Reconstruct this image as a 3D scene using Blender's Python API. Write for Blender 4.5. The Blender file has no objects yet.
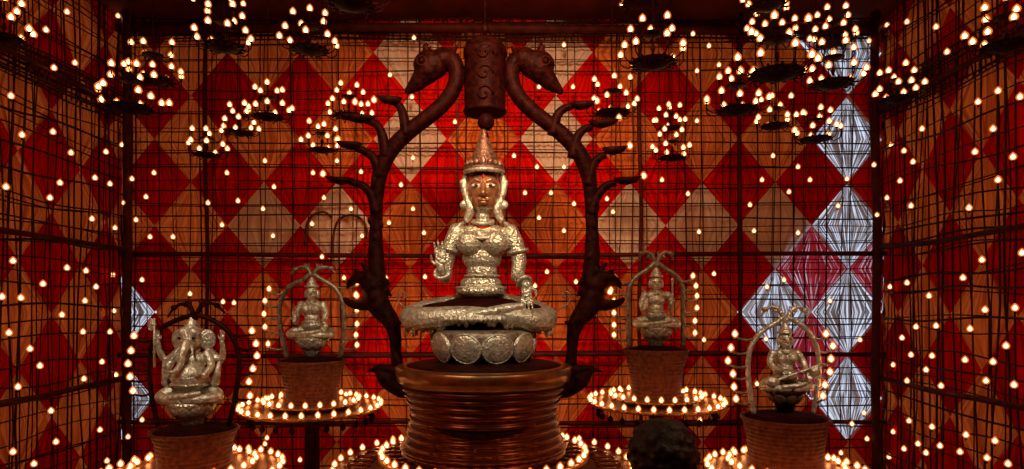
import bpy, bmesh, math, random
from mathutils import Vector, Matrix
R = random.Random(7)
PI = math.pi
C = bpy.context.scene.collection
F = 640.0; CZ = 2.1; HX = 512.0; HY = 300.0
YW = 7.0; YM = 4.7; YB = 5.5
XL = (120-HX)/F*YW; XR = (885-HX)/F*YW; ZC = 5.14; YN = -3.0
def P(px, py, Y): return Vector(((px-HX)/F*Y, Y, CZ+(HY-py)/F*Y))

# ---------------------------------------------------------------- materials
def newmat(name):
    m = bpy.data.materials.new(name); m.use_nodes = True
    nt = m.node_tree; nt.nodes.clear()
    out = nt.nodes.new('ShaderNodeOutputMaterial')
    return m, nt, out
def pbr(name, c1, c2, metallic=0.0, rough=0.5, scale=20.0, bump=0.0, bdist=0.004, bscale=None, detail=4, vor=False, stretch=(1,1,1), spec=.25):
    m, nt, out = newmat(name); N = nt.nodes.new; L = nt.links.new
    b = N('ShaderNodeBsdfPrincipled'); b.inputs['Metallic'].default_value = metallic; b.inputs['Roughness'].default_value = rough; b.inputs['Specular IOR Level'].default_value = spec
    tc = N('ShaderNodeTexCoord'); mp = N('ShaderNodeMapping'); mp.inputs['Scale'].default_value = stretch
    L(tc.outputs['Object'], mp.inputs['Vector'])
    n = N('ShaderNodeTexNoise'); n.inputs['Scale'].default_value = scale; n.inputs['Detail'].default_value = detail
    L(mp.outputs['Vector'], n.inputs['Vector'])
    cr = N('ShaderNodeValToRGB'); cr.color_ramp.elements[0].position = .35; cr.color_ramp.elements[1].position = .65
    cr.color_ramp.elements[0].color = (*c1, 1); cr.color_ramp.elements[1].color = (*c2, 1)
    L(n.outputs['Fac'], cr.inputs['Fac']); L(cr.outputs['Color'], b.inputs['Base Color'])
    if bump:
        if vor:
            t = N('ShaderNodeTexVoronoi'); t.inputs['Scale'].default_value = bscale or scale*2; h = t.outputs['Distance']
        else:
            t = N('ShaderNodeTexNoise'); t.inputs['Scale'].default_value = bscale or scale*2; h = t.outputs['Fac']
        L(mp.outputs['Vector'], t.inputs['Vector'])
        bp = N('ShaderNodeBump'); bp.inputs['Strength'].default_value = bump; bp.inputs['Distance'].default_value = bdist
        L(h, bp.inputs['Height']); L(bp.outputs['Normal'], b.inputs['Normal'])
    L(b.outputs['BSDF'], out.inputs['Surface'])
    return m
def cloth(name, c1, c2, trans, sheer=0.0, freq=26.0, lo=.53, hi=.63, base=.05):
    """gathered cloth: streaks run along the pleats (UV.x across, UV.y along)"""
    m, nt, out = newmat(name); N = nt.nodes.new; L = nt.links.new
    uv = N('ShaderNodeUVMap'); mp = N('ShaderNodeMapping'); mp.inputs['Scale'].default_value = (freq, 1.1, 1)
    L(uv.outputs['UV'], mp.inputs['Vector'])
    oi = N('ShaderNodeObjectInfo'); mul = N('ShaderNodeMath'); mul.operation = 'MULTIPLY'; mul.inputs[1].default_value = 40
    L(oi.outputs['Random'], mul.inputs[0])
    n = N('ShaderNodeTexNoise'); n.noise_dimensions = '4D'; n.inputs['Scale'].default_value = 1.0; n.inputs['Detail'].default_value = 3
    L(mp.outputs['Vector'], n.inputs['Vector']); L(mul.outputs[0], n.inputs['W'])
    cr = N('ShaderNodeValToRGB'); cr.color_ramp.elements[0].position = .36; cr.color_ramp.elements[1].position = .62
    cr.color_ramp.elements[0].color = (*c1, 1); cr.color_ramp.elements[1].color = (*c2, 1)
    L(n.outputs['Fac'], cr.inputs['Fac'])
    d = N('ShaderNodeBsdfDiffuse'); t = N('ShaderNodeBsdfTranslucent'); mx = N('ShaderNodeMixShader'); mx.inputs[0].default_value = trans
    L(cr.outputs['Color'], d.inputs['Color']); L(cr.outputs['Color'], t.inputs['Color'])
    L(d.outputs[0], mx.inputs[1]); L(t.outputs[0], mx.inputs[2])
    last = mx.outputs[0]
    if sheer:
        mp2 = N('ShaderNodeMapping'); mp2.inputs['Scale'].default_value = (freq*1.3, 2.2, 1); L(uv.outputs['UV'], mp2.inputs['Vector'])
        n2 = N('ShaderNodeTexNoise'); n2.noise_dimensions = '4D'; n2.inputs['Scale'].default_value = 1.0; n2.inputs['Detail'].default_value = 2
        L(mp2.outputs['Vector'], n2.inputs['Vector']); L(mul.outputs[0], n2.inputs['W'])
        r2 = N('ShaderNodeValToRGB'); r2.color_ramp.elements[0].position = lo; r2.color_ramp.elements[1].position = hi
        r2.color_ramp.elements[0].color = (base, base, base, 1); r2.color_ramp.elements[1].color = (sheer, sheer, sheer, 1)
        L(n2.outputs['Fac'], r2.inputs['Fac'])
        tr = N('ShaderNodeBsdfTransparent'); m2 = N('ShaderNodeMixShader')
        L(r2.outputs['Color'], m2.inputs[0]); L(last, m2.inputs[1]); L(tr.outputs[0], m2.inputs[2]); last = m2.outputs[0]
    L(last, out.inputs['Surface'])
    return m
def emit(name, col, s):
    m, nt, out = newmat(name)
    e = nt.nodes.new('ShaderNodeEmission'); e.inputs['Color'].default_value = (*col, 1); e.inputs['Strength'].default_value = s
    nt.links.new(e.outputs[0], out.inputs['Surface']); return m
M = {}
M['orange'] = cloth('orange_cloth', (.46, .060, .007), (.82, .17, .024), .28)
M['red'] = cloth('red_cloth', (.50, .003, .002), (.86, .010, .005), .28)
M['cream'] = cloth('cream_cloth', (.80, .60, .42), (.95, .90, .78), .46)
M['white_sheer'] = cloth('sheer_white_cloth', (.20, .09, .045), (.55, .40, .28), .30, 1.0, 30, .49, .60)
M['pink_sheer'] = cloth('sheer_crimson_cloth', (.55, .002, .012), (.85, .006, .03), .35, .75, 34, .55, .68, .01)
M['ceil'] = pbr('ceiling_cloth', (.07, .010, .004), (.14, .018, .008), 0, .9, 3)
M['floor'] = pbr('red_carpet', (.16, .008, .006), (.24, .014, .010), 0, .95, 40, .4)
M['wire'] = pbr('dark_wire', (.022, .006, .004), (.05, .014, .008), .3, .6, 30)
M['bamboo'] = pbr('painted_bamboo', (.040, .005, .003), (.075, .011, .006), 0, .6, 12, spec=.1)
M['silver'] = pbr('beaten_silver', (.34, .32, .23), (.66, .63, .50), .62, .34, 34, 1.0, .009, 62)
M['silver_fine'] = pbr('embossed_silver', (.30, .28, .20), (.66, .62, .47), .68, .34, 60, .9, .007, 62, vor=True)
M['bronze'] = pbr('bronze_face', (.30, .135, .065), (.42, .21, .10), .6, .30, 20, .12, .002, 50)
M['crown'] = pbr('crown_metal', (.10, .045, .03), (.26, .15, .10), .55, .4, 40, .9, .006, 70)
M['old_silver'] = pbr('tarnished_silver', (.13, .09, .06), (.30, .24, .17), .6, .42, 30, .7, .005, 60)
M['dark'] = pbr('dark_carved_wood', (.008, .0009, .0006), (.030, .0036, .002), .2, .55, 22, .6, .006, 40, spec=.06)
M['maroon'] = pbr('dark_maroon_cloth', (.012, .0012, .001), (.028, .003, .002), 0, .8, 10, spec=.05)
M['copper'] = pbr('copper_coil', (.085, .018, .006), (.16, .036, .011), .7, .26, 5, .15, .002, 70)
M['gold'] = pbr('brass_rim', (.20, .08, .03), (.34, .16, .06), .85, .30, 10)
M['rope'] = pbr('coiled_rope', (.085, .018, .008), (.19, .048, .018), .25, .5, 30, .8, .006, 70)
M['brass'] = pbr('brass_tray', (.34, .12, .035), (.52, .22, .07), .55, .35, 20, .4, .003, 50)
M['hair'] = pbr('black_hair', (.006, .005, .004), (.02, .014, .010), 0, .55, 90, .8, .003, 160, stretch=(1, 1, .2))
M['skin'] = pbr('brown_skin', (.16, .07, .04), (.2, .09, .05), 0, .55, 10)
M['shirt'] = pbr('dark_shirt', (.012, .012, .016), (.022, .02, .026), 0, .85, 30)
M['eyewhite'] = pbr('eye_enamel', (.75, .72, .66), (.8, .78, .7), 0, .2, 5)
M['black'] = pbr('black_paint', (.008, .006, .006), (.012, .01, .01), 0, .3, 5)
M['redpaint'] = pbr('red_paint', (.35, .01, .01), (.4, .015, .012), 0, .4, 5)
M['bulb'] = emit('lit_bulb', (1.0, .60, .28), 14.0)
M['bulbw'] = emit('lit_wall_bulb', (1.0, .66, .36), 9.0)
def halo(name, col, s, t):
    m, nt, out = newmat(name); e = nt.nodes.new('ShaderNodeEmission'); e.inputs['Color'].default_value = (*col, 1); e.inputs['Strength'].default_value = s
    tr = nt.nodes.new('ShaderNodeBsdfTransparent'); tr.inputs['Color'].default_value = (1, .8, .6, 1); mx = nt.nodes.new('ShaderNodeMixShader'); mx.inputs[0].default_value = t
    nt.links.new(e.outputs[0], mx.inputs[1]); nt.links.new(tr.outputs[0], mx.inputs[2]); nt.links.new(mx.outputs[0], out.inputs['Surface'])
    return m
M['amber'] = halo('amber_frosted_glass', (1.0, .22, .035), 1.5, .62)  # orange bulb glow put into a see-through emissive shell
M['socket'] = M['dark']

# ---------------------------------------------------------------- object helpers
def wloc(o):
    v = Vector((0, 0, 0))
    while o is not None: v += o.location; o = o.parent
    return v
def tag(o, label=None, cat=None, group=None, kind=None):
    if label: o['label'] = label
    if cat: o['category'] = cat
    if group: o['group'] = group
    if kind: o['kind'] = kind
    return o
def thing(name, label, cat, loc, group=None):
    o = bpy.data.objects.new(name, None); C.objects.link(o); o.location = loc; o.empty_display_size = .05
    return tag(o, label, cat, group)
def link(name, me, parent=None, label=None):
    o = bpy.data.objects.new(name, me); C.objects.link(o)
    if parent: o.parent = parent
    if label: o['label'] = label
    return o
def obj(name, bm, mat, parent=None, smooth=True, base=None, label=None, angle=None):
    """mesh built in world coordinates, linked relative to its parent (or to its own base)"""
    me = bpy.data.meshes.new(name)
    off = wloc(parent) if parent else (Vector(base) if base is not None else Vector((0, 0, 0)))
    bmesh.ops.transform(bm, matrix=Matrix.Translation(-off), verts=bm.verts)
    bmesh.ops.recalc_face_normals(bm, faces=bm.faces)
    bm.to_mesh(me); bm.free()
    for m in (mat if isinstance(mat, list) else [mat]): me.materials.append(m)
    for p in me.polygons: p.use_smooth = smooth
    o = link(name, me, parent, label)
    if not parent: o.location = off
    return o
def ell(bm, c, r, rot=None, seg=16):
    mt = Matrix.Translation(c) @ (rot.to_4x4() if rot else Matrix.Identity(4)) @ Matrix.Diagonal((*r, 1))
    bmesh.ops.create_uvsphere(bm, u_segments=seg, v_segments=max(6, seg//2+2), radius=1, matrix=mt)
def frame(d, up=Vector((0, 0, 1))):
    d = d.normalized(); a = up.cross(d)
    if a.length < 1e-4: a = Vector((1, 0, 0)).cross(d)
    a.normalize(); return a, d.cross(a).normalized()
def spline(pts, rad, n=6):
    if len(pts) < 3: return pts, rad
    q, r = [], []
    for i in range(len(pts)-1):
        p0 = pts[max(i-1, 0)]; p1 = pts[i]; p2 = pts[i+1]; p3 = pts[min(i+2, len(pts)-1)]
        for k in range(n):
            t = k/n
            q.append(.5*((2*p1)+(p2-p0)*t+(2*p0-5*p1+4*p2-p3)*t*t+(3*p1-p0-3*p2+p3)*t**3)); r.append(rad[i]*(1-t)+rad[i+1]*t)
    q.append(pts[-1]); r.append(rad[-1]); return q, r
def tube(bm, pts, rad, seg=8, smooth=0, closed=False, cap=True, flat=1.0):
    pts = [Vector(p) for p in pts]
    if not isinstance(rad, (list, tuple)): rad = [rad]*len(pts)
    if smooth: pts, rad = spline(pts, rad, smooth)
    rings = []; n = len(pts); pa = None
    for i, p in enumerate(pts):
        if closed: d = pts[(i+1) % n]-pts[i-1]
        else: d = pts[min(i+1, n-1)]-pts[max(i-1, 0)]
        if d.length < 1e-9: d = Vector((0, 0, 1))
        d.normalize()
        if pa is None: a, b = frame(d)
        else:
            a = pa-d*pa.dot(d)
            if a.length < 1e-5: a, _ = frame(d)
            a.normalize(); b = d.cross(a)
        pa = a
        rings.append([bm.verts.new(p+(a*math.cos(2*PI*k/seg)+b*math.sin(2*PI*k/seg)*flat)*rad[i]) for k in range(seg)])
    m = n if closed else n-1
    for i in range(m):
        A = rings[i]; B = rings[(i+1) % n]
        for k in range(seg): bm.faces.new((A[k], A[(k+1) % seg], B[(k+1) % seg], B[k]))
    if cap and not closed:
        bm.faces.new(rings[0][::-1]); bm.faces.new(rings[-1])
def caps(bm, pts, rad, seg=12, smooth=0):
    """tube with round ends, for organic unions"""
    pts = [Vector(p) for p in pts]
    if not isinstance(rad, (list, tuple)): rad = [rad]*len(pts)
    q, r = spline(pts, list(rad), smooth) if smooth else (pts, rad)
    tube(bm, q, list(r), seg)
    for p, x in zip(pts, rad): ell(bm, p, (x, x, x), seg=seg)
def lathe(bm, c, prof, seg=48, cap=True):
    """prof: list of (radius, z) relative to c"""
    c = Vector(c); rings = []
    for r, z in prof: rings.append([bm.verts.new(c+Vector((max(r, 1e-4)*math.cos(2*PI*k/seg), max(r, 1e-4)*math.sin(2*PI*k/seg), z))) for k in range(seg)])
    for i in range(len(rings)-1):
        A, B = rings[i], rings[i+1]
        for k in range(seg): bm.faces.new((A[k], A[(k+1) % seg], B[(k+1) % seg], B[k]))
    if cap: bm.faces.new(rings[0][::-1]); bm.faces.new(rings[-1])
def box(bm, lo, hi):
    lo = Vector(lo); hi = Vector(hi)
    bmesh.ops.create_cube(bm, size=1, matrix=Matrix.Translation((lo+hi)/2) @ Matrix.Diagonal((*(hi-lo), 1)))
def torus(bm, c, R0, r, n=Vector((0, 0, 1)), seg=36, sy=1.0, rs=8):
    a, b = frame(Vector(n), Vector((0, 1, .01)))
    tube(bm, [Vector(c)+(a*math.cos(2*PI*k/seg)+b*math.sin(2*PI*k/seg)*sy)*R0 for k in range(seg)], r, rs, closed=True)
def organic(name, bm, mats, parent, voxel=.006, it=3, matfn=None, label=None, base=None):
    """union of overlapping closed solids -> one continuous surface"""
    bmesh.ops.recalc_face_normals(bm, faces=bm.faces)
    off = wloc(parent) if parent else Vector(base)
    bmesh.ops.transform(bm, matrix=Matrix.Translation(-off), verts=bm.verts)
    me = bpy.data.meshes.new('tmp'); bm.to_mesh(me); bm.free()
    t = bpy.data.objects.new('tmp', me); C.objects.link(t)
    md = t.modifiers.new('r', 'REMESH'); md.mode = 'VOXEL'; md.voxel_size = voxel
    sm = t.modifiers.new('s', 'SMOOTH'); sm.iterations = it; sm.factor = .5
    dg = bpy.context.evaluated_depsgraph_get(); dg.update()
    res = bpy.data.meshes.new_from_object(t.evaluated_get(dg)); res.name = name
    bpy.data.objects.remove(t); bpy.data.meshes.remove(me)
    res.materials.clear()
    for m in (mats if isinstance(mats, list) else [mats]): res.materials.append(m)
    for p in res.polygons:
        p.use_smooth = True
        p.material_index = matfn(p.center+off) if matfn else 0
    o = link(name, res, parent, label)
    if not parent: o.location = off
    return o

# ---------------------------------------------------------------- bulbs
def bulb_mesh(name, r, mat):
    bm = bmesh.new()
    lathe(bm, (0, 0, 0), [(r*.35, -r*1.0), (r*.8, -r*.6), (r, 0), (r*.8, r*.6), (r*.4, r*1.15), (r*.05, r*1.5)], 10)
    n = len(bm.faces); q = r*1.75
    lathe(bm, (0, 0, 0), [(q*.3, -q*.95), (q*.8, -q*.6), (q, 0), (q*.82, q*.6), (q*.4, q*1.1), (q*.05, q*1.4)], 10)  # outer shell stands in for the glow around the bulb
    bm.faces.ensure_lookup_table()
    for f in bm.faces[n:]: f.material_index = 1
    me = bpy.data.meshes.new(name); bm.to_mesh(me); bm.free(); me.materials.append(mat); me.materials.append(M['amber'])
    for p in me.polygons: p.use_smooth = True
    return me
BW = bulb_mesh('wall_bulb', .0155, M['bulbw']); BR = bulb_mesh('ring_bulb', .0145, M['bulb']); BC = bulb_mesh('candle_bulb', .0145, M['bulb'])
def sock_mesh(r, h):
    bm = bmesh.new(); lathe(bm, (0, 0, 0), [(r, -h), (r*1.1, 0)], 8)
    me = bpy.data.meshes.new('socket'); bm.to_mesh(me); bm.free(); me.materials.append(M['socket']); return me
SK = sock_mesh(.007, .022)
def add_bulb(parent, pos, me=None, socket=False):
    o = link('bulb', me or BR, parent); o.location = Vector(pos)-wloc(parent)
    if socket:
        s = link('socket', SK, o); s.location = (0, 0, -.018)
    return o

# ---------------------------------------------------------------- setting
def struct(name, bm, mat, smooth=False):
    o = obj(name, bm, mat, smooth=smooth); o['kind'] = 'structure'; return o
bm = bmesh.new(); box(bm, (XL-.3, YN, -.1), (XR+.3, YW+.3, 0)); struct('floor', bm, M['floor'])
bm = bmesh.new(); box(bm, (XL-.3, YN, ZC), (XR+.3, YW+.3, ZC+.1)); struct('ceiling', bm, M['ceil'])
bm = bmesh.new(); box(bm, (XL-.3, YN-.1, 0), (XR+.3, YN, ZC)); struct('wall_front', bm, M['ceil'])  # unseen wall added behind the camera to keep world light out

DX = 72.5*YW/F; DZ = 86*YW/F; X0 = (157-HX)/F*YW; Z0 = CZ+(HY-183)/F*YW
def cell(bm, org, ux, nrm, uc, zc, lim, seed, amp=.018, nu=30, nv=12):
    """pleated cloth diamond centred at (uc, zc) on the wall org+ux*u, gathered towards its upper and lower tip"""
    rr = random.Random(seed); ph = rr.random()*6; k1 = rr.uniform(7, 10)
    ul = bm.loops.layers.uv.verify(); grid = []
    lo, hi = lim
    for j in range(nv+1):
        v = -1+2*j/nv; row = []
        z = min(max(zc+v*DZ/2, 0.0), ZC); v2 = (z-zc)/(DZ/2); h = (1-abs(v2))*DX/2
        for i in range(nu+1):
            u = -1+2*i/nu
            uu = min(max(uc+u*h, lo), hi)
            d = amp*(math.sin(u*k1*2.2+ph)+.5*math.sin(u*k1*4.7+ph*2+v*1.5))*min(1, (1-abs(v))*2.2)*min(1, (1-abs(u))*4)
            row.append((bm.verts.new(org+ux*uu+Vector((0, 0, z))+nrm*d), (u*.5+.5+seed*.37, v*.5+.5)))
        grid.append(row)
    for j in range(nv):
        for i in range(nu):
            q = (grid[j][i], grid[j][i+1], grid[j+1][i+1], grid[j+1][i])
            pts = [a[0].co for a in q]
            if (pts[0]-pts[2]).cross(pts[1]-pts[3]).length < 1e-6: continue
            f = bm.faces.new([a[0] for a in q])
            for l, a in zip(f.loops, q): l[ul].uv = a[1]
NTH = ['first', 'second', 'third', 'fourth', 'fifth', 'sixth', 'seventh', 'eighth', 'ninth', 'tenth', 'eleventh', 'twelfth', 'thirteenth', 'fourteenth', 'fifteenth']
ROWN = {2: 'top row', 1: 'second row', 0: 'third row', -1: 'fourth row', -2: 'fifth row', -3: 'sixth row'}
SHEER_W = {(9, 1), (9, 0), (9, -1), (9, -2), (9, 2), (8, -1), (-1, -1), (-1, -2)}
CREAM = {(2, 0), (1, 0), (6, 0), (7, 0), (3, 2), (3, 1), (5, 2), (5, 1), (8, 0)}
PINK = {(9, -1), (9, -2), (10, -1), (9, 2)}
FWD = .05
wall_bm = bmesh.new()
org = Vector((0, YW, 0)); ux = Vector((1, 0, 0)); nrm = Vector((0, -1, 0))
redgroup = 'red cloth diamonds on the back wall'
for r in range(-4, 4):
    for k in range(-1, 12):
        uc = X0+k*DX; zc = Z0+r*DZ
        # red lattice
        if uc-DX/2 < XR-.02 and uc+DX/2 > XL+.02 and zc-DZ/2 < ZC-.02 and zc+DZ/2 > .2:
            bm = bmesh.new(); cell(bm, org+nrm*FWD, ux, nrm, uc, zc, (XL+.06, XR-.06), k*17+r*5+100)
            pink = (k, r) in PINK
            if not pink: cell(wall_bm, org, ux, nrm, uc, zc, (XL, XR), k*5+r*9)
            o = obj('cloth_diamond', bm, M['pink_sheer' if pink else 'red'], base=(min(max(uc, XL), XR), YW, max(0, zc-DZ/2)))
            nth = NTH[k+1]
            tag(o, ('sheer crimson' if pink else 'gathered red')+' cloth diamond on back wall, %s, %s from left' % (ROWN.get(r, 'bottom row'), nth), 'cloth', redgroup)
        uc += DX/2; zc -= DZ/2   # in-between lattice: cell (k, r) sits right-below red (k, r)
        if uc-DX/2 < XR-.02 and uc+DX/2 > XL+.02 and zc-DZ/2 < ZC-.02 and zc+DZ/2 > .2:
            if (k, r) in SHEER_W or (k, r) in CREAM:
                sh = (k, r) in SHEER_W
                bm = bmesh.new(); cell(bm, org+nrm*FWD, ux, nrm, uc, zc, (XL+.06, XR-.06), k*13+r*7+300)
                if not sh: cell(wall_bm, org, ux, nrm, uc, zc, (XL, XR), k*5+r*9)
                o = obj('cloth_diamond', bm, M['white_sheer' if sh else 'cream'], base=(min(max(uc, XL), XR), YW, max(0, zc-DZ/2)))
                px = int(HX+uc/YW*F); py = int(HY-(zc-CZ)/YW*F)
                tag(o, ('sheer white' if sh else 'cream')+' cloth diamond on back wall, lower right of the %s red one, %s' % (NTH[k+1], ROWN.get(r, 'bottom row')), 'cloth', 'pale cloth diamonds on the back wall')
            else:
                cell(wall_bm, org, ux, nrm, uc, zc, (XL, XR), k*13+r*7+300)
struct('wall_back', wall_bm, M['orange'], True)
# side walls: orange base in the wall mesh, red diamonds as cloths
for side, xw in (('left', XL), ('right', XR)):
    wb = bmesh.new(); org = Vector((xw, 0, 0)); ux = Vector((0, 1, 0)); nrm = Vector((-1 if side == 'right' else 1, 0, 0))
    col = 0; ncol = int((YW-YN)/DX)+1
    for k in range(0, ncol+1):
        for r in range(-4, 4):
            uc = YW-.32-k*DX; zc = Z0+r*DZ
            if zc-DZ/2 < ZC-.02 and zc+DZ/2 > .2 and uc+DX/2 > YN:
                if uc > 3.9:
                    bm = bmesh.new(); cell(bm, org+nrm*FWD, ux, nrm, uc, zc, (YN, YW-.06), k*19+r*3+500); cell(wb, org, ux, nrm, uc, zc, (YN, YW), k*5+r*9)
                    o = obj('cloth_diamond', bm, M['red'], base=(xw, uc, max(0, zc-DZ/2)))
                    tag(o, 'red cloth diamond on the %s side wall, %s down, %s from far corner' % (side, ROWN.get(r, 'bottom row'), NTH[k]), 'cloth', 'red cloth diamonds on the %s wall' % side)
                else: cell(wb, org, ux, nrm, uc, zc, (YN, YW), k+r, .02)
            for du in ((-DX/2,) if k else (-DX/2, DX/2)):
                u2 = uc+du; z2 = zc-DZ/2
                if z2-DZ/2 < ZC-.02 and z2+DZ/2 > .03 and u2+DX/2 > YN: cell(wb, org, ux, nrm, u2, z2, (YN, YW), k*3+r+40, .02)
    struct('wall_'+side, wb, M['orange'], True)

# ---------------------------------------------------------------- wire net and bamboo poles
def wavy(a, b, amp, n=10):
    a = Vector(a); b = Vector(b); d = (b-a).normalized(); s, t = frame(d); p1, p2 = R.uniform(0, 6), R.uniform(0, 6); f = R.uniform(3, 9)
    return [a+(b-a)*(i/n)+s*amp*math.sin(f*i/n+p1)+t*amp*math.sin(f*i/n*1.7+p2) for i in range(n+1)]
def net(name, label, org, ux, nrm, u0, u1, su, sz, rad, jit, bands=()):
    bm = bmesh.new(); u = u0+.05
    while u < u1-.02:
        tube(bm, wavy(org+ux*u+nrm*.0+Vector((0, 0, .03)), org+ux*(u+R.uniform(-jit, jit))+Vector((0, 0, ZC-.03)), jit*.25), rad*R.choice((.8, 1, 1.3)), 4)
        if R.random() < .35: tube(bm, wavy(org+ux*(u+.03)+Vector((0, 0, .03)), org+ux*(u+.03+R.uniform(-jit, jit))+Vector((0, 0, ZC-.03)), jit*.3), rad*.8, 4)
        u += su*R.uniform(.7, 1.3)
    z = .08
    while z < ZC-.04:
        tube(bm, wavy(org+ux*(u0+.02)+nrm*.012+Vector((0, 0, z)), org+ux*(u1-.02)+nrm*.012+Vector((0, 0, z+R.uniform(-jit, jit))), jit*.25, 14), rad*R.choice((.8, 1, 1.3)), 4)
        if R.random() < .4: tube(bm, wavy(org+ux*(u0+.02)+nrm*.012+Vector((0, 0, z+.03)), org+ux*(u1-.02)+nrm*.012+Vector((0, 0, z+.03+R.uniform(-jit, jit))), jit*.3, 14), rad*.8, 4)
        z += sz*R.uniform(.7, 1.3)
    for (b0, b1) in bands:   # denser lashed band
        for q in range(9):
            z = b0+(b1-b0)*q/8
            tube(bm, wavy(org+ux*(u0+.02)+nrm*(.03+.02*(q % 3))+Vector((0, 0, z)), org+ux*(u1-.02)+nrm*(.03+.02*(q % 3))+Vector((0, 0, z+R.uniform(-.04, .04))), .02, 14), rad*1.3, 4)
        u = u0+.1
        while u < u1-.1:
            tube(bm, [org+ux*u+nrm*.06+Vector((0, 0, b0)), org+ux*(u+R.uniform(-.08, .08))+nrm*.06+Vector((0, 0, b1))], rad*1.2, 4); u += .07
    o = obj(name, bm, M['wire'], base=org+ux*(u0+u1)/2, smooth=False); tag(o, label, 'net')
net('wire_net', 'dark wire net stretched before the back wall cloths', Vector((0, YW-.13, 0)), Vector((1, 0, 0)), Vector((0, -1, 0)), XL+.2, XR-.2, .145, .135, .0062, .05, bands=((4.86, 5.08),))
net('wire_net', 'dark ragged wire net before the left side wall', Vector((XL+.14, 0, 0)), Vector((0, 1, 0)), Vector((1, 0, 0)), 3.6, YW-.2, .12, .15, .0075, .09, bands=((3.95, 4.25),))
net('wire_net', 'dark ragged wire net before the right side wall', Vector((XR-.14, 0, 0)), Vector((0, 1, 0)), Vector((-1, 0, 0)), 3.6, YW-.2, .12, .15, .0075, .09, bands=((3.98, 4.34),))
def pole(a, b, r, label, group):
    bm = bmesh.new(); pts = wavy(a, b, .012, 12); tube(bm, pts, [r*(1.0+.12*(i % 3 == 0)) for i in range(13)], 8)
    o = obj('bamboo_pole', bm, M['bamboo'], base=a); tag(o, label, 'pole', group)
for z, r, w in ((2.58, .024, 'upper'), (1.52, .024, 'middle'), (.80, .022, 'lower'), (4.98, .05, 'topmost')):
    pole((XL+.12, YW-.22, z), (XR-.12, YW-.22, z), r, '%s dark horizontal bamboo pole across the back wall' % w, 'poles across the walls')
for z, w in ((2.64, 'upper'), (1.28, 'lower'), (4.1, 'top')):
    pole((XL+.24, 3.4, z), (XL+.24, YW-.3, z), .024, '%s dark bamboo pole running along the left side wall' % w, 'poles across the walls')
    pole((XR-.24, 3.4, z), (XR-.24, YW-.3, z), .024, '%s dark bamboo pole running along the right side wall' % w, 'poles across the walls')
for px, w in ((127, 'in the far left corner'), (206, 'behind the elephant headed idol'), (640, 'behind the back right shrine'), (740, 'left of the front right shrine'), (876, 'in the far right corner')):
    p = P(px, 300, YW-.27)
    pole((p.x, YW-.27, .02), (p.x, YW-.27, ZC-.02), .045 if px in (127, 876) else .02, 'dark upright bamboo pole %s' % w, 'upright poles of the back wall')

for pts, lb in (([(305,246),(306,228),(312,216),(324,212),(332,218)], 'bent cane hoop on the cream cloth, left one of two'), ([(333,258),(334,232),(340,219),(352,215),(364,222),(368,238)], 'bent cane hoop on the cream cloth, right and taller one of two')):
    bm = bmesh.new(); tube(bm, [P(x, y, YW-.10) for x, y in pts], .014, 7, smooth=5)
    o = obj('cane_hoop', bm, M['rope'], base=P(pts[0][0], pts[0][1], YW-.10)); tag(o, lb, 'hoop', 'cane hoops on the pale cloth')

# ---------------------------------------------------------------- wall lights
WB = [(46,30),(54,68),(75,63),(11,96),(22,135),(53,132),(71,153),(106,152),(122,145),(98,90),(118,16),(67,12),(13,261),(43,284),(67,268),(86,271),(113,275),(96,287),(21,298),(2,297),(115,228),(136,220),(150,237),(173,237),(142,280),(85,301),(62,315),(114,311),(9,333),(30,349),(83,332),(110,332),(102,362),(40,366),(18,387),(116,375),(84,379),(51,411),(100,430),(56,442),(13,452),(34,464),(128,437),(142,420),(107,461),
(95,178),(110,184),(132,179),(154,173),(146,197),(124,203),(92,219),(190,294),(223,302),(234,303),(222,225),(208,203),(238,201),(227,173),(60,183),(6,187),(50,198),(265,161),(337,161),(313,173),(323,174),(361,172),(274,187),(263,209),(324,198),(312,224),(351,209),(362,236),(401,185),(413,209),(389,223),(273,236),(344,278),(386,278),(322,257),
(414,38),(390,75),(412,97),(455,122),(413,158),(424,233),(514,156),(537,167),(525,193),(551,193),(564,167),(574,204),(539,218),(564,231),(607,199),(613,212),(595,237),(564,45),(573,87),(539,87),(425,277),(535,286),(547,272),(576,282),(541,330),
(714,274),(767,287),(784,280),(704,340),(852,424),(867,439),(841,453),(766,339),(860,340),(830,301),(798,233),(699,232),
(693,34),(709,46),(719,65),(697,71),(697,121),(629,145),(643,175),(662,180),(688,194),(750,205),(754,231),(762,180),(789,192),(810,180),(798,167),(773,156),(847,179),(874,165),(877,215),(838,206),(891,145),(904,151),(913,162),(922,129),(900,181),(911,206),(887,198),(969,208),(975,152),(993,129),(978,102),(998,91),(1020,97),(1013,157),(998,180),(947,52),(936,27),(907,22),(887,25),(869,41),
(982,260),(963,278),(907,283),(890,287),(929,296),(985,310),(1015,308),(916,327),(936,326),(970,329),(902,338),(1006,346),(911,355),(932,356),(965,360),(993,362),(893,365),(926,370),(941,386),(907,381),(986,381),(1014,385),(864,413),(909,421),(893,432),(932,427),(966,435),(940,446),(995,441),(918,444),(889,457),(904,449),(926,453),(960,452),(987,458),(1008,464),(1022,253),(316,446),(300,460),(267,438),(265,444),(757,384),(700,420)]
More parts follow.
